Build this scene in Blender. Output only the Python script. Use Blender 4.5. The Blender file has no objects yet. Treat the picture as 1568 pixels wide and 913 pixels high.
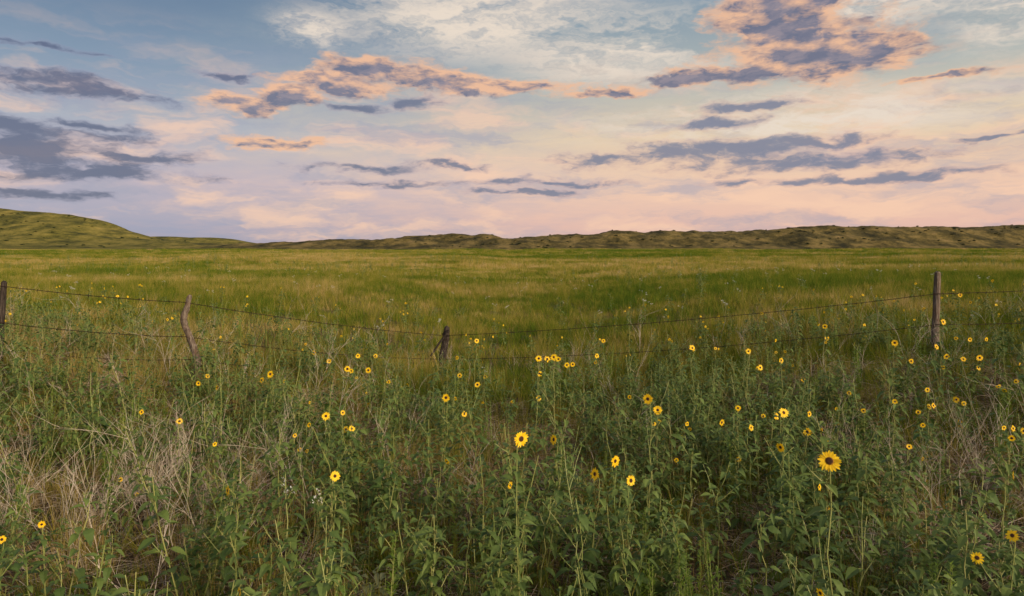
import bpy, math, random
import numpy as np
from mathutils import Vector, Matrix, Euler
random.seed(7); rng=np.random.default_rng(11)
scene=bpy.context.scene
scene.view_settings.view_transform='Standard'
scene.view_settings.look='None'
scene.view_settings.exposure=0
CAMZ=2.3
SUN_AZ=math.radians(134); SUN_EL=math.radians(17)
SUN=Vector((math.sin(SUN_AZ)*math.cos(SUN_EL),math.cos(SUN_AZ)*math.cos(SUN_EL),math.sin(SUN_EL)))

def lin(r,g,b):
    f=lambda c:(c/255/12.92) if c/255<=0.04045 else ((c/255+0.055)/1.055)**2.4
    return (f(r),f(g),f(b),1)

# ---------------------------------------------------------------- numpy noise
_perm=rng.permutation(4096)
_val=rng.random(4096)
def vnoise(x,y):
    xi=np.floor(x).astype(int); yi=np.floor(y).astype(int)
    xf=x-xi; yf=y-yi
    u=xf*xf*(3-2*xf); v=yf*yf*(3-2*yf)
    def h(a,b): return _val[_perm[(_perm[a%4096]+b)%4096]]
    return (h(xi,yi)*(1-u)+h(xi+1,yi)*u)*(1-v)+(h(xi,yi+1)*(1-u)+h(xi+1,yi+1)*u)*v
def fbm(x,y,o=4):
    s=0;a=0.5;t=0
    for i in range(o):
        s=s+a*vnoise(x*2**i+17.3*i,y*2**i+5.1*i); t+=a; a*=0.5
    return s/t
def sstep(a,b,x):
    t=np.clip((x-a)/(b-a),0,1); return t*t*(3-2*t)
def meadow_tone(x,y):
    """0 = lush green, 1 = cured tan grass"""
    f=.49+(fbm(x*.022+3,y*.03,5)-.5)*1.9+(fbm(x*.11+7,y*.16,4)-.5)*1.5+(fbm(x*.5,y*.5,3)-.5)*1.0
    for (cx,cy,rx,ry,k) in ((-6,34,17,9,.45),(24,30,22,13,-.28),(-12,19,9,4,-.16),(2,15.5,6,3,.22),(-3,90,60,14,.15),(20,62,60,8,-.10),(-2,23,8,3,.2)):
        f=f+k*(1-sstep(.2,1.3,np.hypot((x-cx)/rx,(y-cy)/ry)))
    return np.clip(f,0,1)

# ---------------------------------------------------------------- terrain
GX=np.array([-40,-14,-7.2,-4.8,-1.35,2,6.9,12,40.])
GZ=np.array([1.0,.85,.62,.45,-.25,-.1,.62,.9,1.3])
RX=np.array([-900,-420,-300,-230,-174,-122,-62,-19,7,37,67,136,170,240,337,437,700,1200.])
RZ=np.array([0,0,1.5,4.2,6.0,8.1,10.6,11.6,10.4,11.0,13.2,14.0,15.2,17.4,16.9,17.5,20,12.])
LX=np.array([-1200,-700,-480,-375,-346,-318,-296,-286,-268,-250,-225,-190.])
LZ=np.array([20,40,38,30,27.5,24,20,14.5,10,7,3.5,0])
DX=np.array([-900,-700,-600,-568,-530,-435,-410,-391,-360,-300.])
DZ=np.array([14,19,21.5,22,21.5,20,17.5,13.5,9,2])
def sm(xs,X,Z,w):
    return (np.interp(xs-w,X,Z)+np.interp(xs,X,Z)*2+np.interp(xs+w,X,Z))/4
def ridge_f(x,y):
    prof=sm(x,RX,RZ,8)
    return prof*np.where(y<445,np.exp(-((y-445)/45)**2),np.exp(-((y-445)/150)**2))
def H(x,y):
    x=np.asarray(x,float); y=np.asarray(y,float)
    near=sm(x,GX,GZ,1.3)*sstep(4.5,10.5,y)*(1-0.65*sstep(16,70,y))
    field=0.0078*np.clip(y-14,0,340)
    z=near+field
    z=z+(fbm(x*.35,y*.35,3)-.5)*.16*sstep(2,6,y)
    z=z+(fbm(x*.03+9,y*.03,3)-.5)*1.9*sstep(18,80,y)*(1-.4*sstep(200,330,y))
    rough=(fbm(x*.045+3,y*.045,5)-.5)
    ridge=ridge_f(x,y)
    z=z+np.clip(ridge-2.0*sstep(0,3,ridge),0,99)+rough*7.5*sstep(1,8,ridge)*sstep(330,400,y)
    lp=sm(x,LX,LZ,4)
    lh=lp*np.where(y<500,np.exp(-((y-500)/85)**2),np.exp(-((y-500)/45)**2))
    z=z+lh+rough*3.0*sstep(1,8,lh)
    dp=sm(x,DX,DZ,10)
    z=z+dp*np.exp(-((y-1000)/70)**2)
    return z
def Hs(x,y): return float(H(np.array([x]),np.array([y]))[0])

# ---------------------------------------------------------------- node helpers
class NT:
    def __init__(s,tree): s.t=tree
    def n(s,typ,**k):
        nd=s.t.nodes.new(typ)
        for a,b in k.items(): setattr(nd,a,b)
        return nd
    def put(s,sock,v):
        if isinstance(v,bpy.types.NodeSocket): s.t.links.new(v,sock)
        elif v is not None: sock.default_value=v
    def m(s,op,a,b=None,c=None,clamp=False):
        nd=s.n('ShaderNodeMath',operation=op,use_clamp=clamp)
        s.put(nd.inputs[0],a)
        if b is not None: s.put(nd.inputs[1],b)
        if c is not None: s.put(nd.inputs[2],c)
        return nd.outputs[0]
    def v(s,op,a,b=None,c=None,out=0):
        nd=s.n('ShaderNodeVectorMath',operation=op)
        s.put(nd.inputs[0],a)
        if b is not None: s.put(nd.inputs[1],b)
        if c is not None: s.put(nd.inputs[2],c)
        return nd.outputs[out]
    def scale(s,a,f):
        nd=s.n('ShaderNodeVectorMath',operation='SCALE'); s.put(nd.inputs[0],a); s.put(nd.inputs['Scale'],f); return nd.outputs[0]
    def noise(s,vec,scale,detail=4,rough=.55,color=False,dim='3D'):
        nd=s.n('ShaderNodeTexNoise',noise_dimensions=dim); s.put(nd.inputs['Vector'],vec)
        nd.inputs['Scale'].default_value=scale; nd.inputs['Detail'].default_value=detail
        nd.inputs['Roughness'].default_value=rough
        return nd.outputs['Color' if color else 'Fac']
    def mix(s,f,a,b,blend='MIX'):
        nd=s.n('ShaderNodeMix',data_type='RGBA',blend_type=blend)
        s.put(nd.inputs[0],f); s.put(nd.inputs[6],a); s.put(nd.inputs[7],b); return nd.outputs[2]
    def mr(s,x,a,b,c=0.,d=1.,smooth=True):
        nd=s.n('ShaderNodeMapRange',interpolation_type='SMOOTHSTEP' if smooth else 'LINEAR')
        s.put(nd.inputs[0],x)
        for i,q in enumerate((a,b,c,d)): nd.inputs[i+1].default_value=q
        return nd.outputs[0]
    def ramp(s,x,stops):
        nd=s.n('ShaderNodeValToRGB'); s.put(nd.inputs[0],x)
        r=nd.color_ramp
        while len(r.elements)<len(stops): r.elements.new(.5)
        for e,(p,c) in zip(r.elements,stops): e.position=p; e.color=c
        return nd.outputs[0]

# ---------------------------------------------------------------- world
w=bpy.data.worlds.new("World"); scene.world=w; w.use_nodes=True
t=w.node_tree; t.nodes.clear(); N=NT(t)
gen=N.n('ShaderNodeTexCoord').outputs['Generated']
dirv=N.v('NORMALIZE',gen)
sep=N.n('ShaderNodeSeparateXYZ'); N.put(sep.inputs[0],dirv)
dx,dy,dz=sep.outputs
az=N.m('ARCTAN2',dx,dy); el=N.m('ARCSINE',dz)
pc=N.n('ShaderNodeCombineXYZ'); N.put(pc.inputs[0],az); N.put(pc.inputs[1],el); P=pc.outputs[0]
k=N.m('ADD',N.m('MAXIMUM',dz,0.),.14)
qc=N.n('ShaderNodeCombineXYZ'); N.put(qc.inputs[0],N.m('DIVIDE',dx,k)); N.put(qc.inputs[1],N.m('DIVIDE',dy,k)); Q=qc.outputs[0]
def ell(px,py,rx,ry):
    u=(px-784)/1045; v=(385-py)/1045
    a=math.atan(u); e=math.atan(v*math.cos(a))
    return (a,e,rx/1045*math.cos(a)**2,ry/1045*math.cos(a))
def group(Pd,lst,g=1.,sm=.35):
    cur=None
    for L in lst:
        a,e,ra,re=ell(*L); ra*=g; re*=g
        q=N.v('MULTIPLY_ADD',Pd,(1/ra,1/re,0),(-a/ra,-e/re,0))
        l=N.v('LENGTH',q,out=1)
        if cur is None: cur=l
        else:
            nd=N.n('ShaderNodeMath',operation='SMOOTH_MIN'); N.put(nd.inputs[0],cur);N.put(nd.inputs[1],l); nd.inputs[2].default_value=sm
            cur=nd.outputs[0]
    return cur
A=[(1255,78,120,42),(1195,40,80,40),(1140,112,70,14),(1050,124,60,9),(1335,84,68,22),(1200,8,100,26),
   (385,158,60,16),(445,146,55,16),(505,126,75,14),(575,108,75,15),(650,120,70,12),(725,130,60,10),(800,133,80,9),(925,142,80,7),
   (1455,118,75,6),(425,220,75,10)]
B=[(70,120,100,9),(115,142,100,15),(40,68,70,5),(55,198,100,14),(140,190,70,6),(60,232,150,22),(210,238,100,8),(120,265,140,12),(40,295,80,7),
   (372,114,50,4),(635,152,26,8),(540,165,32,6),(600,280,80,5),(790,294,60,4),(545,258,60,5),(690,252,50,5),(840,278,90,5),
   (905,247,65,8),(1025,238,60,14),(1100,226,100,9),(1210,222,100,8),(1250,248,170,10),(1390,240,80,6),(1110,190,50,7),(1150,162,60,6),(1540,205,55,4),(1330,272,170,6)]
n1=N.noise(Q,2.8,6,.6,dim='2D')
E=lambda py:(385-py)/1045/.40
eln=N.m('DIVIDE',el,.40,clamp=True)
left=N.ramp(eln,[(0,lin(144,154,182)),(E(345),lin(162,162,184)),(E(290),lin(190,176,188)),(E(215),lin(172,176,188)),(E(130),lin(130,150,172)),(E(20),lin(98,122,150)),(1,lin(88,114,148))])
right=N.ramp(eln,[(0,lin(212,178,174)),(E(345),lin(234,190,174)),(E(290),lin(243,203,176)),(E(215),lin(234,208,174)),(E(140),lin(182,186,180)),(E(20),lin(128,152,170)),(1,lin(100,132,164))])
side=N.mr(N.m('ADD',az,N.m('MULTIPLY',N.m('SUBTRACT',n1,.5),.5)),-.6,.3)
base=N.mix(side,left,right)
nish=N.n('ShaderNodeTexSky',sky_type='NISHITA'); nish.sun_disc=False
nish.sun_elevation=SUN_EL; nish.sun_rotation=SUN_AZ
gsky=N.mix(N.mr(n1,.5,.7),base,lin(214,196,190))
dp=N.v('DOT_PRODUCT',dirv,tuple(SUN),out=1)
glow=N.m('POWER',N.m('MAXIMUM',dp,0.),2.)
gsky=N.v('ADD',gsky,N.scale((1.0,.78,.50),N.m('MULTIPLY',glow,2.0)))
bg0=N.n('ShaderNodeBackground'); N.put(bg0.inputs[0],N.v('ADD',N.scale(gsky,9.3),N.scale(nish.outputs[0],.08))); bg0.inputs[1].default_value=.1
dn=N.noise(N.v('MULTIPLY',P,(1,2.4,1)),8,4,.66,color=True,dim='2D')
off=N.v('MULTIPLY',N.v('SUBTRACT',dn,(.5,.5,.5)),(.11,.035,0))
Pd=N.v('ADD',P,off)
n2=N.noise(N.v('MULTIPLY',Pd,(1,2.6,1)),22,4,.64,dim='2D')
nn=N.m('ADD',N.m('SUBTRACT',n1,.5),N.m('MULTIPLY',N.m('SUBTRACT',n2,.5),.9))
big=N.mr(az,.12,.2)
gA=group(Pd,A,1.14)
xA=N.m('MULTIPLY_ADD',nn,1.25,gA)
dA=N.mr(xA,1.25,.66)
n1s=N.noise(N.v('ADD',Q,(.01,-.06,0)),2.8,5,.6,dim='2D')
xB=N.m('MULTIPLY_ADD',nn,1.7,group(Pd,B,1.45,.5))
dB=N.mr(xB,1.3,.2)
low=N.mr(el,.32,.17)
sky=base
s1=N.noise(N.v('MULTIPLY',Pd,(1,4.5,1)),5,4,.6,dim='2D')
sky=N.mix(N.m('MULTIPLY',N.mr(s1,.44,.72),N.m('MULTIPLY',low,.75)),sky,lin(252,208,178))
s2=N.noise(N.v('ADD',N.v('MULTIPLY',Pd,(1,6,1)),(3.1,1,0)),4.2,5,.62,dim='2D')
sky=N.mix(N.m('MULTIPLY',N.mr(s2,.46,.74),N.m('MULTIPLY',low,.6)),sky,lin(154,158,180))
ci=group(P,[(740,30,240,60),(950,75,190,55),(1290,10,260,45),(1540,20,90,60),(1200,180,330,40),(480,45,70,30)])
cw=N.noise(N.v('ADD',N.v('MULTIPLY',Q,(.7,1.3,1)),N.scale(dn,.5)),2.2,6,.66,dim='2D')
cm=N.m('MULTIPLY',N.mr(ci,1.5,.3),N.mr(cw,.33,.66))
sky=N.mix(cm,sky,lin(238,222,204))
edge=N.mix(side,lin(152,150,174),lin(214,172,162))
colB=N.mix(N.mr(xB,1.1,.35),edge,N.mix(N.mr(az,-.6,.3),lin(92,98,126),lin(124,128,150)))
sky=N.mix(N.m('MULTIPLY',dB,.9),sky,colB)
lit=N.m('MULTIPLY',N.m('SUBTRACT',n1s,n1),6.)
gA2=group(N.v('ADD',Pd,(.004,.011,0)),A[6:14],1.14)
top=N.m('MULTIPLY',N.m('SUBTRACT',gA2,gA),N.m('MULTIPLY_ADD',big,-1.0,1.0))
edgeA=N.mr(xA,.3,1.0)
litf=N.m('ADD',N.m('ADD',edgeA,N.m('MULTIPLY',N.m('MINIMUM',top,.8),.7)),lit,clamp=True)
sh=N.mix(N.mr(n2,.3,.7),lin(110,112,134),lin(150,138,148))
colA=N.mix(litf,sh,lin(242,190,152))
sky=N.mix(N.m('MULTIPLY',dA,.95),sky,colA)
bg1=N.n('ShaderNodeBackground'); N.put(bg1.inputs[0],N.v('ADD',N.scale(sky,9.3),N.scale(nish.outputs[0],.08))); bg1.inputs[1].default_value=.1
reg=N.m('MULTIPLY',N.m('MULTIPLY',N.mr(az,-1.05,-.85),N.mr(az,1.05,.85)),N.m('MULTIPLY',N.mr(el,.7,.48),N.mr(el,-.02,-.005)))
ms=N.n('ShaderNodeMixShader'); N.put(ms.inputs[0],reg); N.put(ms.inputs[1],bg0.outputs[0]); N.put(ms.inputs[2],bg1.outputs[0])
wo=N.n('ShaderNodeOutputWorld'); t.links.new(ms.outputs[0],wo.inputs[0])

sd=bpy.data.lights.new('sun','SUN'); sd.energy=3.5; sd.angle=math.radians(5); sd.color=(1,.82,.58)
so=bpy.data.objects.new('sun',sd); scene.collection.objects.link(so)
so.rotation_euler=SUN.to_track_quat('Z','Y').to_euler(); so.location=(20,-10,20)

# ---------------------------------------------------------------- materials
def newmat(name):
    m=bpy.data.materials.new(name); m.use_nodes=True; m.node_tree.nodes.clear(); return m,NT(m.node_tree)
def finish(N,col,rough=.7,trans=0.,bump=None,bstr=.3,bdist=.02,spec=.3):
    p=N.n('ShaderNodeBsdfPrincipled'); N.put(p.inputs['Base Color'],col); N.put(p.inputs['Roughness'],rough)
    p.inputs['Specular IOR Level'].default_value=spec
    if bump is not None:
        b=N.n('ShaderNodeBump'); N.put(b.inputs['Height'],bump); b.inputs['Strength'].default_value=bstr; b.inputs['Distance'].default_value=bdist
        N.put(p.inputs['Normal'],b.outputs[0])
    out=p.outputs[0]
    if trans>0:
        tr=N.n('ShaderNodeBsdfTranslucent'); N.put(tr.inputs[0],col)
        mx=N.n('ShaderNodeMixShader'); mx.inputs[0].default_value=trans
        N.put(mx.inputs[1],out); N.put(mx.inputs[2],tr.outputs[0]); out=mx.outputs[0]
    o=N.n('ShaderNodeOutputMaterial'); N.put(o.inputs[0],out)
def finish_simple(N,col,trans):
    d=N.n('ShaderNodeBsdfDiffuse'); N.put(d.inputs[0],col)
    tr=N.n('ShaderNodeBsdfTranslucent'); N.put(tr.inputs[0],col)
    mx=N.n('ShaderNodeMixShader'); mx.inputs[0].default_value=trans
    N.put(mx.inputs[1],d.outputs[0]); N.put(mx.inputs[2],tr.outputs[0])
    o=N.n('ShaderNodeOutputMaterial'); N.put(o.inputs[0],mx.outputs[0])
def attr(N,name='tint',typ='GEOMETRY'):
    a=N.n('ShaderNodeAttribute',attribute_type=typ); a.attribute_name=name; return a.outputs['Fac']
def orand(N): return N.n('ShaderNodeObjectInfo').outputs['Random']
GRASS=[(0,(.062,.115,.014,1)),(.3,(.14,.175,.018,1)),(.6,(.285,.24,.038,1)),(.85,(.43,.31,.105,1)),(1,(.49,.36,.18,1))]
def grassmat(name,bias=0.,ts=.7):
    m,N=newmat(name)
    x=N.m('ADD',N.m('MULTIPLY',attr(N,'tone','INSTANCER'),.75),N.m('MULTIPLY',N.m('SUBTRACT',attr(N),.5),ts))
    x=N.m('ADD',x,N.m('MULTIPLY',N.m('SUBTRACT',orand(N),.5),.35)); x=N.m('ADD',x,bias,clamp=True)
    finish_simple(N,N.ramp(x,GRASS),.3); return m
M_grass=grassmat('grass_blades')
M_grassg=grassmat('grass_blades_green',-.18,.5)
M_dry=grassmat('dry_grass',.34,.5)
def leafmat(name,c1,c2,tr=.28,rough=.55):
    m,N=newmat(name)
    x=N.m('ADD',N.m('MULTIPLY',attr(N),.6),N.m('MULTIPLY',orand(N),.4))
    finish(N,N.mix(x,c1,c2),rough,tr,spec=.35); return m
M_leaf=leafmat('sunflower_leaf',(.044,.09,.020,1),(.16,.215,.048,1))
M_stem=leafmat('green_stem',(.13,.18,.04,1),(.30,.29,.10,1),0)
M_weed=leafmat('weed_leaf',(.11,.21,.018,1),(.24,.31,.03,1),.35)
M_sage=leafmat('sage_leaf',(.12,.15,.06,1),(.23,.24,.11,1),.2)
M_dead=leafmat('dead_stalk',(.26,.20,.14,1),(.58,.50,.42,1),0,.8)
M_brown=leafmat('brown_litter',(.09,.06,.035,1),(.28,.19,.10,1),0,.8)
M_petal=leafmat('yellow_petal',(.88,.52,.006,1),(.92,.64,.015,1),.3,.5)
M_disk=leafmat('flower_disk',(.018,.008,.005,1),(.05,.02,.008,1),0,.9)
M_ring=leafmat('flower_disk_ring',(.12,.05,.01,1),(.30,.14,.01,1),0,.9)
M_white=leafmat('white_petal',(.62,.62,.56,1),(.78,.78,.74,1),.2,.6)
M_shrub=leafmat('shrub_leaf',(.02,.035,.012,1),(.05,.07,.02,1),.1,.6)
# ground
m,N=newmat('prairie_ground'); M_ground=m
pos=N.n('ShaderNodeNewGeometry').outputs['Position']; sp=N.n('ShaderNodeSeparateXYZ'); N.put(sp.inputs[0],pos)
soil=N.ramp(N.noise(pos,3.2,6,.7),[(.3,(.04,.028,.018,1)),(.55,(.10,.068,.045,1)),(.75,(.21,.15,.10,1))])
gx=N.m('ADD',N.m('MULTIPLY',attr(N,'tone'),.7),N.m('MULTIPLY',N.m('SUBTRACT',N.noise(pos,.9,5,.75),.5),1.4),clamp=True)
gr=N.ramp(gx,[(0,(.09,.13,.014,1)),(.35,(.19,.19,.022,1)),(.65,(.31,.25,.04,1)),(1,(.42,.31,.10,1))])
far=N.m('MAXIMUM',N.mr(sp.outputs[1],352,372),N.m('MULTIPLY',N.mr(sp.outputs[0],-170,-260),N.mr(sp.outputs[1],330,400)))
hn=N.noise(N.v('MULTIPLY',pos,(1,.6,2)),.075,9,.78)
hill=N.ramp(hn,[(.38,(.022,.021,.009,1)),(.48,(.075,.060,.020,1)),(.58,(.17,.125,.042,1)),(.70,(.26,.175,.08,1))])
lh=N.ramp(hn,[(.38,(.038,.042,.012,1)),(.48,(.11,.10,.022,1)),(.58,(.20,.165,.04,1)),(.72,(.28,.215,.06,1))])
hill=N.mix(N.mr(sp.outputs[0],-150,-230),hill,lh)
gr=N.mix(far,gr,hill)
dist=N.v('LENGTH',pos,out=1)
col=N.mix(N.mr(dist,10,60),soil,gr)
finish(N,col,.9,0,bump=N.noise(pos,.3,9,.72),bstr=.8,bdist=.9,spec=.1)
# wood
m,N=newmat('weathered_wood'); M_wood=m
oc=N.n('ShaderNodeTexCoord').outputs['Object']
g1=N.noise(N.v('MULTIPLY',oc,(1,1,.07)),60,6,.65); g2=N.noise(oc,9,4,.6)
c=N.ramp(g1,[(.35,(.035,.024,.018,1)),(.5,(.13,.10,.08,1)),(.68,(.27,.225,.185,1))])
c=N.mix(N.mr(g2,.45,.7),c,(.11,.07,.05,1)); finish(N,c,.9,0,bump=g1,bstr=.9,bdist=.01,spec=.1)
m,N=newmat('dark_wood'); M_wood2=m
oc=N.n('ShaderNodeTexCoord').outputs['Object']; g1=N.noise(N.v('MULTIPLY',oc,(1,1,.1)),50,6,.65)
finish(N,N.ramp(g1,[(.35,(.012,.01,.009,1)),(.6,(.06,.047,.04,1)),(.75,(.14,.11,.095,1))]),.9,0,bump=g1,bstr=.9,bdist=.01,spec=.1)
m,N=newmat('rusty_wire'); M_wire=m
finish(N,N.ramp(N.noise(N.n('ShaderNodeNewGeometry').outputs['Position'],30,3),[(.35,(.015,.01,.009,1)),(.7,(.05,.03,.022,1))]),.8,spec=.1)

# ---------------------------------------------------------------- mesh builder
class MB:
    def __init__(s): s.v=[];s.f=[];s.m=[];s.t=[];s.mats=[];s.tint=.5
    def mi(s,mat):
        if mat not in s.mats: s.mats.append(mat)
        return s.mats.index(mat)
    def add(s,vs,fs,mat):
        b=len(s.v); s.v+= [tuple(q) for q in vs]; s.t+=[s.tint]*len(vs)
        i=s.mi(mat)
        for q in fs: s.f.append(tuple(b+k for k in q)); s.m.append(i)
    def tube(s,pts,rad,mat,n=4,wob=0,cap=True):
        vs=[];fs=[]
        pts=[Vector(p) for p in pts]
        for i,p in enumerate(pts):
            d=(pts[min(i+1,len(pts)-1)]-pts[max(i-1,0)]).normalized()
            a=d.cross(Vector((0.3,1,0.1)) if abs(d.y)<.9 else Vector((1,0,0))).normalized(); b=d.cross(a)
            for k in range(n):
                an=2*math.pi*k/n; r=rad[i]*(1+(random.uniform(-wob,wob) if wob else 0))
                vs.append(p+(a*math.cos(an)+b*math.sin(an))*r)
        for i in range(len(pts)-1):
            for k in range(n):
                k2=(k+1)%n; fs.append((i*n+k,i*n+k2,(i+1)*n+k2,(i+1)*n+k))
        if cap: fs.append(tuple((len(pts)-1)*n+k for k in range(n)))
        s.add(vs,fs,mat)
    def leaf(s,p,d,n,L,W,mat,droop=.3,fold=.25,prof=((.18,.7),(.42,1),(.72,.62))):
        p=Vector(p); d=Vector(d).normalized(); sd=d.cross(n)
        if sd.length<1e-3: sd=Vector((1,0,0))
        sd.normalize(); up=sd.cross(d).normalized()
        vs=[p]; 
        for (q,wd) in prof:
            c=p+d*(q*L)-Vector((0,0,droop*q*q*L)); h=W*.5*wd
            vs+=[c-sd*h+up*fold*h,c,c+sd*h+up*fold*h]
        vs.append(p+d*L-Vector((0,0,droop*L)))
        k=len(prof); fs=[(0,2,1),(0,3,2)]
        for i in range(k-1):
            a=1+3*i; fs+=[(a,a+1,a+4,a+3),(a+1,a+2,a+5,a+4)]
        a=1+3*(k-1); e=len(vs)-1
        fs+=[(a,a+1,e),(a+1,a+2,e)]
        s.add(vs,fs,mat)
    def blade(s,p,h,ang,lean,wd,mat,seg=3):
        p=Vector(p); ld=Vector((math.cos(ang),math.sin(ang),0)); fa=random.uniform(0,6.28); sd=Vector((math.cos(fa),math.sin(fa),0))
        vs=[];fs=[]
        for i in range(seg):
            q=i/seg; c=p+Vector((0,0,h*(q-.25*lean*q*q)))+ld*(lean*h*q*q); ww=wd*.5*(1-.6*q)
            vs+=[c-sd*ww,c+sd*ww]
        vs.append(p+Vector((0,0,h*(1-.25*lean)))+ld*lean*h)
        for i in range(seg-1): fs.append((2*i,2*i+1,2*i+3,2*i+2))
        fs.append((2*seg-2,2*seg-1,2*seg)); s.add(vs,fs,mat)
    def obj(s,name,coll=None,smooth=False):
        me=bpy.data.meshes.new(name); me.from_pydata(s.v,[],s.f)
        for m in s.mats: me.materials.append(m)
        me.polygons.foreach_set('material_index',s.m)
        if smooth: me.polygons.foreach_set('use_smooth',[True]*len(s.f))
        a=me.attributes.new('tint','FLOAT','POINT'); a.data.foreach_set('value',s.t)
        me.update(); o=bpy.data.objects.new(name,me)
        (coll or scene.collection).objects.link(o); return o
R=random.uniform

# ---------------------------------------------------------------- plants
def bloom(B,c,nrm,Rr,petals=None):
    c=Vector(c); nrm=Vector(nrm).normalized()
    a=nrm.cross(Vector((0,0,1)) if abs(nrm.z)<.9 else Vector((1,0,0))).normalized(); b=nrm.cross(a)
    petals=petals or random.randint(15,20)
    dr=Rr*R(.30,.37)
    for k in range(petals):
        an=2*math.pi*(k+R(-.25,.25))/petals; rd=a*math.cos(an)+b*math.sin(an)
        B.tint=R(0,1); d=(rd+nrm*R(-.2,.3)).normalized()
        L=(Rr-dr*.8)*R(.8,1.06)
        B.leaf(c+rd*dr*.8,d,nrm,L,Rr*R(.26,.34),M_petal,droop=R(-.02,.15),fold=.15,prof=((.2,.75),(.5,1),(.8,.6)))
    n=12; vs=[];fs=[]
    rings=[(1.0,0.0),(.82,.16),(.5,.26)]
    for (q,h) in rings:
        for k in range(n):
            an=2*math.pi*k/n; vs.append(c+(a*math.cos(an)+b*math.sin(an))*dr*q+nrm*(h*dr+.001))
    vs.append(c+nrm*dr*.28)
    B.tint=R(0,1)
    f1=[(k,(k+1)%n,n+(k+1)%n,n+k) for k in range(n)]
    f2=[(n+k,n+(k+1)%n,2*n+(k+1)%n,2*n+k) for k in range(n)]+[(2*n+k,2*n+(k+1)%n,3*n) for k in range(n)]
    B.add(vs,f1,M_ring); B.add(vs,f2,M_disk)
    for k in range(9):
        an=2*math.pi*k/9; rd=a*math.cos(an)+b*math.sin(an); B.tint=R(0,1)
        B.leaf(c-nrm*.004,rd-nrm*.25,-nrm,dr*1.35,dr*.5,M_leaf,0,.1)
def leaves_along(B,pts,n,L0,L1,W,mat=None,start=.1,phase=None):
    ph=phase if phase is not None else R(0,6.28); k=len(pts)-1
    for i in range(n):
        q=start+(1-start)*(i+R(-.3,.3))/n; q=min(max(q,0.02),.98); s=q*k; j=min(int(s),k-1)
        p=pts[j].lerp(pts[j+1],s-j); an=ph+i*2.4+R(-.4,.4)
        L=(L0+(L1-L0)*q)*R(.6,1.2)
        d=Vector((math.cos(an),math.sin(an),R(.15,.9))).normalized()
        B.tint=R(0,1)
        pe=p+d*L*.3
        B.tube([p,pe],[.0014,.001],M_stem,3,cap=False)
        B.leaf(pe,Vector((d.x,d.y,d.z-.35)),Vector((R(-.3,.3),R(-.3,.3),1)),L,L*W*R(.75,1.2),mat or M_leaf,droop=R(.1,.8),fold=R(.1,.6))
def stempts(base,top,wob=.02,n=6):
    o=[Vector(base)]
    for i in range(1,n):
        q=i/n; o.append(Vector(base).lerp(Vector(top),q)+Vector((R(-wob,wob),R(-wob,wob),0)))
    o.append(Vector(top)); return o
def bud(B,c,d,r):
    B.tint=R(0,1)
    for k in range(7):
        an=6.28*k/7; a=Vector((math.cos(an),math.sin(an),0)); B.leaf(c+a*r*.3,(d*1.2+a*.55),a,r*2.6,r*1.3,M_leaf,0,.3)
def sunplant(B,h,base=(0,0,0),head=None,nrm=None,Rr=0,branches=4,dens=1.,side_bloom=0.):
    base=Vector(base); top=Vector(head) if head is not None else base+Vector((R(-.14,.14)*h,R(-.14,.14)*h,h))
    if nrm is not None:
        end=top-Vector(nrm).normalized()*.012; neck=end-Vector(nrm).normalized()*.03-Vector((0,0,.03))
        pts=stempts(base,neck,.018*h)+[end]
    else: pts=stempts(base,top,.022*h)
    B.tint=R(0,1); r0=.0035+.002*h
    B.tube(pts,[r0*(1-.55*i/(len(pts)-1)) for i in range(len(pts))],M_stem,5)
    leaves_along(B,pts[:-1] if nrm is not None else pts,int(15*h*dens)+5,.14,.07,.56,start=.08)
    for i in range(branches):
        q=R(.3,.85); s=q*(len(pts)-1); j=min(int(s),len(pts)-2); p=pts[j].lerp(pts[j+1],s-j); an=R(0,6.28)
        L=h*R(.18,.38)*(1.2-q*.6); e=p+Vector((math.cos(an)*L*.6,math.sin(an)*L*.6,L*.85))
        if head is not None: e.z=min(e.z,top.z-.03)
        bp=stempts(p,e,.006,3); B.tint=R(0,1); B.tube(bp,[.003,.0026,.0022,.0016],M_stem,4)
        leaves_along(B,bp,int(4+3*dens),.09,.05,.5,start=.15)
        if random.random()<side_bloom: bloom(B,e,(R(-.6,.6),-1,R(0,.6)),R(.022,.034),13)
        elif random.random()<.5: bud(B,e,Vector((0,0,1)),.008)
    if nrm is not None: bloom(B,top,nrm,Rr)
def proto(name): 
    c=bpy.data.collections.new(name); return c
C_leafy=proto('leafy_plant_parts')
for i in range(10):
    B=MB(); sunplant(B,R(.5,.95),branches=random.randint(2,6),dens=R(.9,1.35),side_bloom=0)
    B.obj('leafy_%02d'%i,C_leafy)
for i in range(2):
    B=MB()
    for k in range(4):
        an=R(0,6.28); h=R(.25,.45); pts=stempts((R(-.03,.03),R(-.03,.03),0),(math.cos(an)*h*.4,math.sin(an)*h*.4,h),.01,4)
        B.tint=R(0,1);B.tube(pts,[.003,.003,.0025,.002,.0015],M_stem,4); leaves_along(B,pts,13,.10,.06,.42,M_sage if i==1 else M_leaf)
    B.obj('leafy_%02d'%(10+i),C_leafy)
C_small=proto('small_sunflower_parts')
for i in range(5):
    B=MB(); h=R(.5,.8); a=R(-.8,.8)
    sunplant(B,h,head=(R(-.05,.05),R(-.05,.05),h),nrm=(math.sin(a),-1,R(-.1,.6)),Rr=R(.028,.038),branches=4,dens=.9,side_bloom=.35)
    B.obj('smallsun_%02d'%i,C_small)
C_weed=proto('weed_parts')
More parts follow.
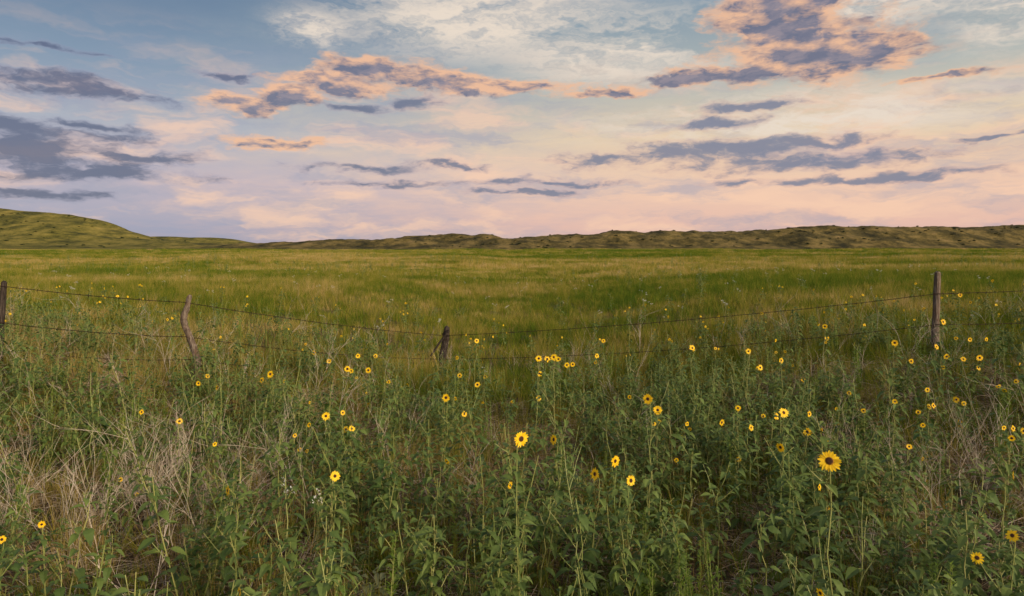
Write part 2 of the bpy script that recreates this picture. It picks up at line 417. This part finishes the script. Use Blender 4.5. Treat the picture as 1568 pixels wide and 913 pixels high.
for i in range(3):
    B=MB(); 
    for s_ in range(random.randint(1,3)):
        h=R(.55,.8); b0=Vector((R(-.05,.05),R(-.05,.05),0)); pts=stempts(b0,b0+Vector((R(-.06,.06),R(-.06,.06),h)),.008)
        B.tint=R(0,1); B.tube(pts,[.004]*4+[.003,.002,.001],M_stem,4)
        for k in range(110):
            q=R(.08,1); s=q*6; j=min(int(s),5); p=pts[j].lerp(pts[j+1],s-j); an=k*2.4
            L=.075*(1.08-q)**.5*R(.7,1.1)+.01; B.tint=R(0,1)
            B.leaf(p,(math.cos(an),math.sin(an),R(.5,1.3)),(0,0,1),L,L*.2,M_weed,R(.1,.4),.2)
    B.obj('weed_%02d'%i,C_weed)
C_grass=proto('grass_tuft_parts')
for i in range(8):
    B=MB(); mat=[M_grass,M_grassg,M_grassg,M_grass,M_dry,M_dry,M_grassg,M_dry][i]
    tall=i in(4,5,7)
    for k in range(46 if not tall else 30):
        B.tint=R(0,1); r=abs(random.gauss(0,.06)); a=R(0,6.28)
        h=R(.18,.42) if not tall else R(.3,.62)
        B.blade((r*math.cos(a),r*math.sin(a),-.02),h,a+R(-.8,.8),R(.05,.7) if not tall else R(.02,.45),R(.003,.0065) if not tall else R(.002,.0035),mat,4)
    B.obj('tuft_%02d'%i,C_grass)
C_patch=proto('grass_patch_parts')
for i in range(8):
    B=MB(); mat=[M_grass,M_grassg,M_grass,M_dry,M_grassg,M_grass,M_grass,M_dry][i]
    for k in range(100):
        B.tint=R(0,1); x=R(-.5,.5);y=R(-.5,.5)
        h=R(.16,.34)*(1.0 if random.random()>.12 else 1.5)
        B.blade((x,y,-.03),h,R(0,6.28),R(.05,.6),R(.008,.018),mat,2)
    B.obj('patch_%02d'%i,C_patch)
C_dead=proto('dead_stalk_parts')
def twig(B,p,d,L,r,lev):
    pts=[p]; q=p.copy(); dd=d.copy()
    for i in range(4):
        dd=(dd+Vector((R(-.15,.15),R(-.15,.15),R(-.1,.1)))).normalized(); q=q+dd*L/4; pts.append(q.copy())
    B.tint=R(0,1); B.tube(pts,[r*(1-.18*i) for i in range(5)],M_dead,4)
    if lev>0:
        for k in range(random.randint(2,4)):
            j=random.randint(1,4); twig(B,pts[j],(dd+Vector((R(-.8,.8),R(-.8,.8),R(-.1,.5)))).normalized(),L*R(.4,.7),r*.6,lev-1)
for i in range(5):
    B=MB()
    for k in range(random.randint(1,3)): twig(B,Vector((R(-.05,.05),R(-.05,.05),0)),Vector((R(-.5,.5),R(-.5,.5),1)).normalized(),R(.4,.7),.0032,2)
    B.obj('dead_%02d'%i,C_dead)
C_lit=proto('litter_parts')
for i in range(4):
    B=MB()
    for k in range(40):
        B.tint=R(0,1); a=R(0,6.28); L=R(.05,.3); p=Vector((R(-.2,.2),R(-.2,.2),R(.005,.05))); e=p+Vector((math.cos(a)*L,math.sin(a)*L,R(-.03,.08)))
        B.tube([p,p.lerp(e,.5)+Vector((0,0,R(0,.02))),e],[.0015,.0015,.001],random.choice([M_brown,M_brown,M_dead]),3)
    for k in range(14):
        B.tint=R(0,1); B.leaf((R(-.2,.2),R(-.2,.2),R(.01,.06)),(R(-1,1),R(-1,1),R(-.2,.4)),(0,0,1),R(.03,.07),R(.01,.03),M_brown,.1,.5)
    B.obj('litter_%02d'%i,C_lit)
C_white=proto('white_flower_parts')
for i in range(3):
    B=MB(); h=R(.35,.55); B.tint=.5
    for k in range(3):
        e=Vector((R(-.08,.08),R(-.08,.08),h*R(.8,1))); pts=stempts((0,0,0),e,.008,3); B.tube(pts,[.0025,.0022,.002,.0015],M_stem,4); leaves_along(B,pts,6,.05,.03,.3,M_sage)
        for j in range(8):
            B.tint=R(0,1); o=e+Vector((R(-.025,.025),R(-.025,.025),R(-.015,.015))); an=R(0,6.28)
            B.leaf(o,(math.cos(an),math.sin(an),R(0,.8)),(0,0,1),.018,.016,M_white,0,.3)
            B.leaf(o,(-math.cos(an),-math.sin(an),R(0,.8)),(0,0,1),.018,.016,M_white,0,.3)
    B.obj('whitefl_%02d'%i,C_white)
C_shrub=proto('shrub_parts')
for i in range(3):
    B=MB()
    for k in range(260):
        a=R(0,6.28); e=R(0,1.5); r=R(.5,1)*(1+.3*math.sin(a*3+i)); p=Vector((math.cos(a)*math.cos(e)*r,math.sin(a)*math.cos(e)*r,math.sin(e)*r*.8)); B.tint=R(0,1)
        B.leaf(p,(R(-1,1),R(-1,1),R(-.2,1)),(R(-1,1),R(-1,1),1),.35,.25,M_shrub,.1,.3)
    for k in range(5): B.tint=.5; B.tube([(0,0,0),(R(-.5,.5),R(-.5,.5),.6)],[.05,.02],M_brown,4)
    B.obj('shrub_%02d'%i,C_shrub)

# ---------------------------------------------------------------- scatter via geometry nodes
def scatter(name,coll,x,y,scl,idx,tilt=.08,zs=None,sink=0.):
    n=len(x); z=H(x,y)-sink
    me=bpy.data.meshes.new(name); me.vertices.add(n)
    me.vertices.foreach_set('co',np.stack([x,y,z],1).astype(np.float32).ravel())
    rot=np.stack([rng.normal(0,tilt,n),rng.normal(0,tilt,n),rng.uniform(0,6.283,n)],1).astype(np.float32)
    a=me.attributes.new('rot','FLOAT_VECTOR','POINT'); a.data.foreach_set('vector',rot.ravel())
    zz=scl if zs is None else zs
    a=me.attributes.new('scl','FLOAT_VECTOR','POINT'); a.data.foreach_set('vector',np.stack([scl,scl,zz],1).astype(np.float32).ravel())
    a=me.attributes.new('idx','INT','POINT'); a.data.foreach_set('value',idx.astype(np.int32))
    a=me.attributes.new('tone','FLOAT','POINT'); a.data.foreach_set('value',meadow_tone(x,y).astype(np.float32))
    o=bpy.data.objects.new(name,me); scene.collection.objects.link(o)
    g=bpy.data.node_groups.new(name+'_gn','GeometryNodeTree')
    g.interface.new_socket('Geometry',in_out='INPUT',socket_type='NodeSocketGeometry')
    g.interface.new_socket('Geometry',in_out='OUTPUT',socket_type='NodeSocketGeometry')
    gi=g.nodes.new('NodeGroupInput'); go=g.nodes.new('NodeGroupOutput')
    ip=g.nodes.new('GeometryNodeInstanceOnPoints'); ci=g.nodes.new('GeometryNodeCollectionInfo')
    ci.inputs['Collection'].default_value=coll; ci.inputs['Separate Children'].default_value=True; ci.inputs['Reset Children'].default_value=True
    def na(nm,ty):
        q=g.nodes.new('GeometryNodeInputNamedAttribute'); q.data_type=ty; q.inputs['Name'].default_value=nm; return q.outputs['Attribute']
    L=g.links.new
    L(gi.outputs[0],ip.inputs['Points']); L(ci.outputs[0],ip.inputs['Instance']); ip.inputs['Pick Instance'].default_value=True
    L(na('idx','INT'),ip.inputs['Instance Index']); L(na('rot','FLOAT_VECTOR'),ip.inputs['Rotation']); L(na('scl','FLOAT_VECTOR'),ip.inputs['Scale'])
    L(ip.outputs[0],go.inputs[0])
    md=o.modifiers.new('scatter','NODES'); md.node_group=g
    return o
def wedge(n,y0,y1,k=.82,m=1.5):
    y=np.sqrt(rng.uniform(y0*y0,y1*y1,n)); x=rng.uniform(-1,1,n)*(k*y+m); return x,y
def ii(n,k): return rng.integers(0,k,n)
x,y=wedge(4700,2.3,15)
cl=fbm(x*.75,y*.75,3)
keep=rng.random(len(x))< (np.clip(1.25-sstep(8,15,y),0,1)*np.clip(.30+3.4*(cl-.38),.12,1))
# fewer leafy plants where the dead stalks stand
keep&=~((np.hypot((x+3.1)/1.1,(y-5.6)/1.3)<1)&(rng.random(len(x))<.6))
x,y=x[keep],y[keep]; ix=ii(len(x),12)
scatter('sunflower_foliage',C_leafy,x,y,rng.uniform(.55,1.15,len(x))*(1-.2*sstep(7,11,y)),ix,.12)
x,y=wedge(2600,14,110,.82); k=fbm(x*.12+40,y*.12,3)>.54; x,y=x[k],y[k]
scatter('meadow_weeds',C_leafy,x,y,rng.uniform(.5,1.25,len(x)),ii(len(x),12))
x,y=wedge(170,5,19,.8); scatter('small_sunflowers',C_small,x,y,rng.uniform(.7,1.0,len(x)),ii(len(x),5))
x,y=wedge(170,2.6,13,.8); 
x=np.concatenate([x,[-.78,-.9,-.7,.77,.9,1.05,1.15,.75]]); y=np.concatenate([y,[3.5,3.6,3.75,3.6,3.7,4.0,3.9,4.1]])
scatter('goldenrod',C_weed,x,y,rng.uniform(.6,1.0,len(x)),ii(len(x),3),.05)
x,y=wedge(4600,2.2,13); ix=ii(len(x),8)
dryz=(fbm(x*.75,y*.75,3)<.43)&(rng.random(len(x))<.45); ix[dryz]=rng.choice([4,5,7],dryz.sum())
scatter('foreground_grass',C_grass,x,y,rng.uniform(.5,1.05,len(x)),ix,.12)
x,y=wedge(20000,11,42); ht=.45+1.0*fbm(x*.25+5,y*.25,3)
scatter('meadow_grass',C_grass,x,y,rng.uniform(.8,1.2,len(x)),ii(len(x),8),zs=rng.uniform(.7,1.1,len(x))*ht,sink=.02)
x,y=wedge(6000,13,50); scatter('meadow_undergrowth',C_patch,x,y,rng.uniform(.6,1.,len(x)),ii(len(x),8))
x,y=wedge(23000,40,150,.8); ht=.2+1.9*fbm(x*.12+5,y*.12,4)
scatter('prairie_grass',C_patch,x,y,rng.uniform(.8,1.5,len(x)),ii(len(x),8),zs=rng.uniform(.7,1.4,len(x))*ht)
x,y=wedge(15000,150,350,.8); ht=.1+2.2*fbm(x*.05+5,y*.05,4)
scatter('distant_grass',C_patch,x,y,rng.uniform(1.6,2.8,len(x)),ii(len(x),8),zs=rng.uniform(.8,2.0,len(x))*ht)
x,y=wedge(230,4.5,15); cx=rng.normal(-3.0,.7,95); cy=rng.normal(5.8,.7,95)
x=np.concatenate([x,cx,rng.normal(3.9,.6,35)]); y=np.concatenate([y,cy,rng.normal(6.2,.8,35)])
scatter('dead_stalks',C_dead,x,y,rng.uniform(.5,1.2,len(x)),ii(len(x),5),.28)
x,y=wedge(2200,2.2,11); scatter('plant_litter',C_lit,x,y,rng.uniform(.7,1.4,len(x)),ii(len(x),4),.05)
x,y=wedge(140,12,45); zs=rng.uniform(.8,1.2,140); x=np.concatenate([x,[-1.55,-1.36]]);y=np.concatenate([y,[4.8,4.7]])
scatter('white_wildflowers',C_white,x,y,np.concatenate([zs,[.6,.55]]),ii(len(x),3),zs=np.concatenate([zs,[1.7,1.6]]))
x=np.concatenate([rng.uniform(-480,-230,70),rng.uniform(-60,330,130)]); y=np.concatenate([rng.uniform(385,490,70),rng.uniform(395,445,130)])
scatter('hillside_shrubs',C_shrub,x,y,rng.uniform(.4,1.3,len(x)),ii(len(x),3),0.,zs=rng.uniform(.3,.8,len(x)))

# ---------------------------------------------------------------- terrain mesh
ang=np.concatenate([np.linspace(-50,50,700),np.linspace(50,310,160)[1:-1]])*math.pi/180
rad=np.concatenate([np.linspace(.6,16,90),np.geomspace(16.3,320,130),np.linspace(323,620,110),np.geomspace(640,4000,60)])
na_,nr=len(ang),len(rad)
AA,RR=np.meshgrid(ang,rad); X=(RR*np.sin(AA)).ravel(); Y=(RR*np.cos(AA)).ravel(); Z=H(X,Y)
co=np.stack([X,Y,Z],1); co=np.vstack([co,[[0,0,Hs(0,0)]]])
I=np.arange(na_); J=np.arange(nr-1)
JJ,II=np.meshgrid(J,I,indexing='ij'); I2=(II+1)%na_
q=np.stack([JJ*na_+II,JJ*na_+I2,(JJ+1)*na_+I2,(JJ+1)*na_+II],-1).reshape(-1,4)[:,::-1]
cidx=na_*nr
faces=q.tolist()+[(cidx,(i+1)%na_,i) for i in range(na_)]
me=bpy.data.meshes.new('prairie_ground'); me.from_pydata(co.tolist(),[],faces); me.materials.append(M_ground)
me.polygons.foreach_set('use_smooth',[True]*len(me.polygons))
a=me.attributes.new('tone','FLOAT','POINT'); a.data.foreach_set('value',meadow_tone(co[:,0],co[:,1]).astype(np.float32)); me.update()
go_=bpy.data.objects.new('prairie_ground',me); scene.collection.objects.link(go_)

# ---------------------------------------------------------------- fence
fence=bpy.data.objects.new('barbed_wire_fence',None); scene.collection.objects.link(fence); fence.location=(0,11,0)
def child(o):
    o.parent=fence; o.matrix_parent_inverse=Matrix.Translation(-fence.location)
def post(name,pts,rads,mat,n=12,wob=.07,extra=None):
    B=MB(); P=[];Rd=[]
    for i in range(len(pts)-1):
        a,b=Vector(pts[i]),Vector(pts[i+1])
        for k in range(5):
            q=k/5; P.append(a.lerp(b,q)+Vector((R(-.004,.004),R(-.004,.004),0))); Rd.append((rads[i]*(1-q)+rads[i+1]*q)*R(.94,1.06))
    P.append(Vector(pts[-1])); Rd.append(rads[-1]*.9)
    P.append(Vector(pts[-1])+Vector((.01,0,.02))); Rd.append(rads[-1]*.55)
    B.tube(P,Rd,mat,n,wob)
    if extra: extra(B)
    o=B.obj(name,smooth=False); child(o); return o
PP=[(-7.35,9.85),(-4.75,10.0),(-1.35,14.0),(6.92,11.1),(12.6,11.3)]
zb=[Hs(*p) for p in PP]
post('fence_post_left_end',[(-7.40,9.85,zb[0]-.1),(-7.38,9.85,zb[0]+.6),(-7.33,9.85,1.85)],[.05,.045,.04],M_wood2)
post('fence_post_crooked',[(-4.60,10,zb[1]-.15),(-4.61,10,.72),(-4.68,10,.95),(-4.79,10,1.20),(-4.81,10,1.32),(-4.76,10,1.48),(-4.72,10,1.64)],[.055,.05,.048,.045,.046,.04,.036],M_wood)
def wrap(B):
    B.tint=.5
    B.tube([(-1.66,13.92,.16),(-1.5,13.9,.40),(-1.28,13.9,.70)],[.02,.022,.02],M_wood2,7,.15)
    for k in range(5):
        z=.48+.035*k; c=Vector((-1.36,14.0,z)); pts=[c+Vector((math.cos(a)*.078,math.sin(a)*.078,R(-.015,.015))) for a in np.linspace(0,6.28,12)]
        B.tube(pts,[.006]*12,M_wire,4)
post('fence_post_braced',[(-1.46,14,zb[2]-.15),(-1.42,14,zb[2]+.35),(-1.36,14,.5),(-1.33,14,.74)],[.07,.07,.07,.06],M_wood2,extra=wrap)
post('fence_post_straight',[(6.86,11.1,zb[3]-.15),(6.89,11.1,1.2),(6.92,11.1,1.95)],[.058,.055,.052],M_wood,10,.09)
post('fence_post_right_end',[(12.6,11.3,zb[4]-.15),(12.6,11.3,2.1)],[.058,.052],M_wood)
def wz(py,d): return CAMZ-(py-385)/1045*d
att=[[(-12.5,9.5,1.95),(-12.5,9.5,1.4),(-12.5,9.5,1.0)],
     [(-7.33,9.8,wz(438,9.8)),(-7.36,9.8,wz(494,9.8)),(-7.38,9.8,wz(536,9.8))],
     [(-4.77,9.94,wz(463,9.94)),(-4.74,9.94,wz(516,9.94)),(-4.62,9.94,wz(551,9.94))],
     [(-1.36,13.93,wz(514,13.93)),(-1.40,13.93,wz(550,13.93)),(-1.42,13.93,wz(574,13.93))],
     [(6.9,11.03,wz(450,11.03)),(6.89,11.03,wz(497,11.03)),(6.88,11.03,wz(531,11.03))],
     [(12.6,11.24,1.95),(12.6,11.24,1.42),(12.6,11.24,1.05)]]
for wi in range(3):
    B=MB(); B.tint=.5
    for s in range(5):
        a=Vector(att[s][wi]); b=Vector(att[s+1][wi]); L=(b-a).length; n=int(L/.25)+2; sag=.010*L*(1+.4*wi)
        pts=[a.lerp(b,i/n)-Vector((0,0,sag*4*(i/n)*(1-i/n)+R(-.003,.003))) for i in range(n+1)]
        B.tube(pts,[.005]*len(pts),M_wire,5)
        nb=int(L/.14)
        for k in range(nb):
            q=(k+.5)/nb; c=a.lerp(b,q)-Vector((0,0,sag*4*q*(1-q)))
            for s2 in range(2):
                d=Vector((R(-.3,.3),R(-.5,.5),R(-1,1))).normalized()*.024
                B.tube([c-d,c+d],[.003,.0015],M_wire,3)
    child(B.obj('wire_strand_%d'%(wi+1)))

# ---------------------------------------------------------------- individual sunflowers
S=[(-370,188,12,0),(-383,197,9,0),(-509,260,10,0),(-567,246,8,0),(-480,202,8,0),(-466,191,7,0),(-451,209,8,0),(-435,366,15,1),(-720,418,11,0),(-781,441,12,0),
(-417,521,15,1),(-271,344,16,0),(-285,252,13,0),(-259,247,8,0),(-280,168,8,0),(-303,155,8,0),(-252,180,10,0),(-246,183,8,0),(-220,182,10,0),(-236,160,8,0),(-209,160,7,0),
(-189,200,7,0),(-101,224,13,0),(-73,249,9,0),(-80,190,8,0),(-53,204,9,0),(-41,192,7,0),(-54,137,8,0),(-84,163,7,0),(14,287,25,0),(64,288,16,1),(41,164,11,0),
(54,165,10,0),(64,162,11,0),(71,165,9,0),(42,187,9,0),(84,174,9,0),(93,173,8,0),(41,225,9,0),(158,321,18,0),(127,341,19,1),(182,351,17,0),(-3,358,12,1),
(208,226,16,0),(223,243,14,0),(180,223,7,0),(130,160,8,0),(128,170,7,0),(140,137,7,0),(276,148,11,0),(321,262,11,0),(362,153,9,0),(380,178,10,0),(346,240,9,0),
(366,270,10,0),(412,167,9,0),(416,247,16,0),(404,252,12,0),(411,300,15,1),(455,249,10,0),(452,276,13,0),(486,321,33,0),(446,197,7,0),(472,523,15,1),(479,115,8,0),
(482,133,7,0),(538,244,8,0),(586,140,10,0),(586,230,8,0),(608,299,9,0),(629,266,8,0),(636,212,8,0),(645,236,9,0),(611,168,8,0),(660,108,10,0),(686,67,7,0),
(650,146,9,0),(665,161,9,0),(691,165,8,0),(716,163,10,0),(714,178,10,0),(680,227,10,0),(701,135,7,0),(726,135,8,0),(767,271,10,0),(765,286,10,0),(753,270,8,0),
(767,343,15,1),(766,435,19,1),(268,264,8,0),(-455,295,8,1),(516,217,7,0)]
for (b,dr,sz,sideways) in S:
    d=min(1045*.082/sz,15)
    hmin=.42 if dr<230 else (.85 if sz>=14 else .72)
    for it in range(60):
        x=b/1045*d; z=CAMZ-dr/1045*d; g=Hs(x,d)
        if z-g<hmin: d*=.975
        elif z-g>1.3: d*=1.03
        else: break
    Rr=sz*d/1045*.54
    base=Vector((x+R(-.06,.06),d+R(.0,.12),g-.02)); head=Vector((x,d,z))
    yaw=R(-.6,.6) if not sideways else random.choice([-1,1])*R(.8,1.1)
    nrm=Vector((math.sin(yaw),-math.cos(yaw),R(-.15,.5)))
    B=MB(); sunplant(B,z-g,base,head,nrm,Rr,branches=random.randint(2,5),dens=1.1,side_bloom=.06)
    B.obj('sunflower')

cd=bpy.data.cameras.new('camera'); cam=bpy.data.objects.new('camera',cd); scene.collection.objects.link(cam)
cam.location=(0,0,CAMZ); cam.rotation_euler=(math.radians(90),0,0)
cd.sensor_width=36; cd.lens=24; cd.shift_y=-.0456; cd.clip_start=.05; cd.clip_end=9000
scene.camera=cam
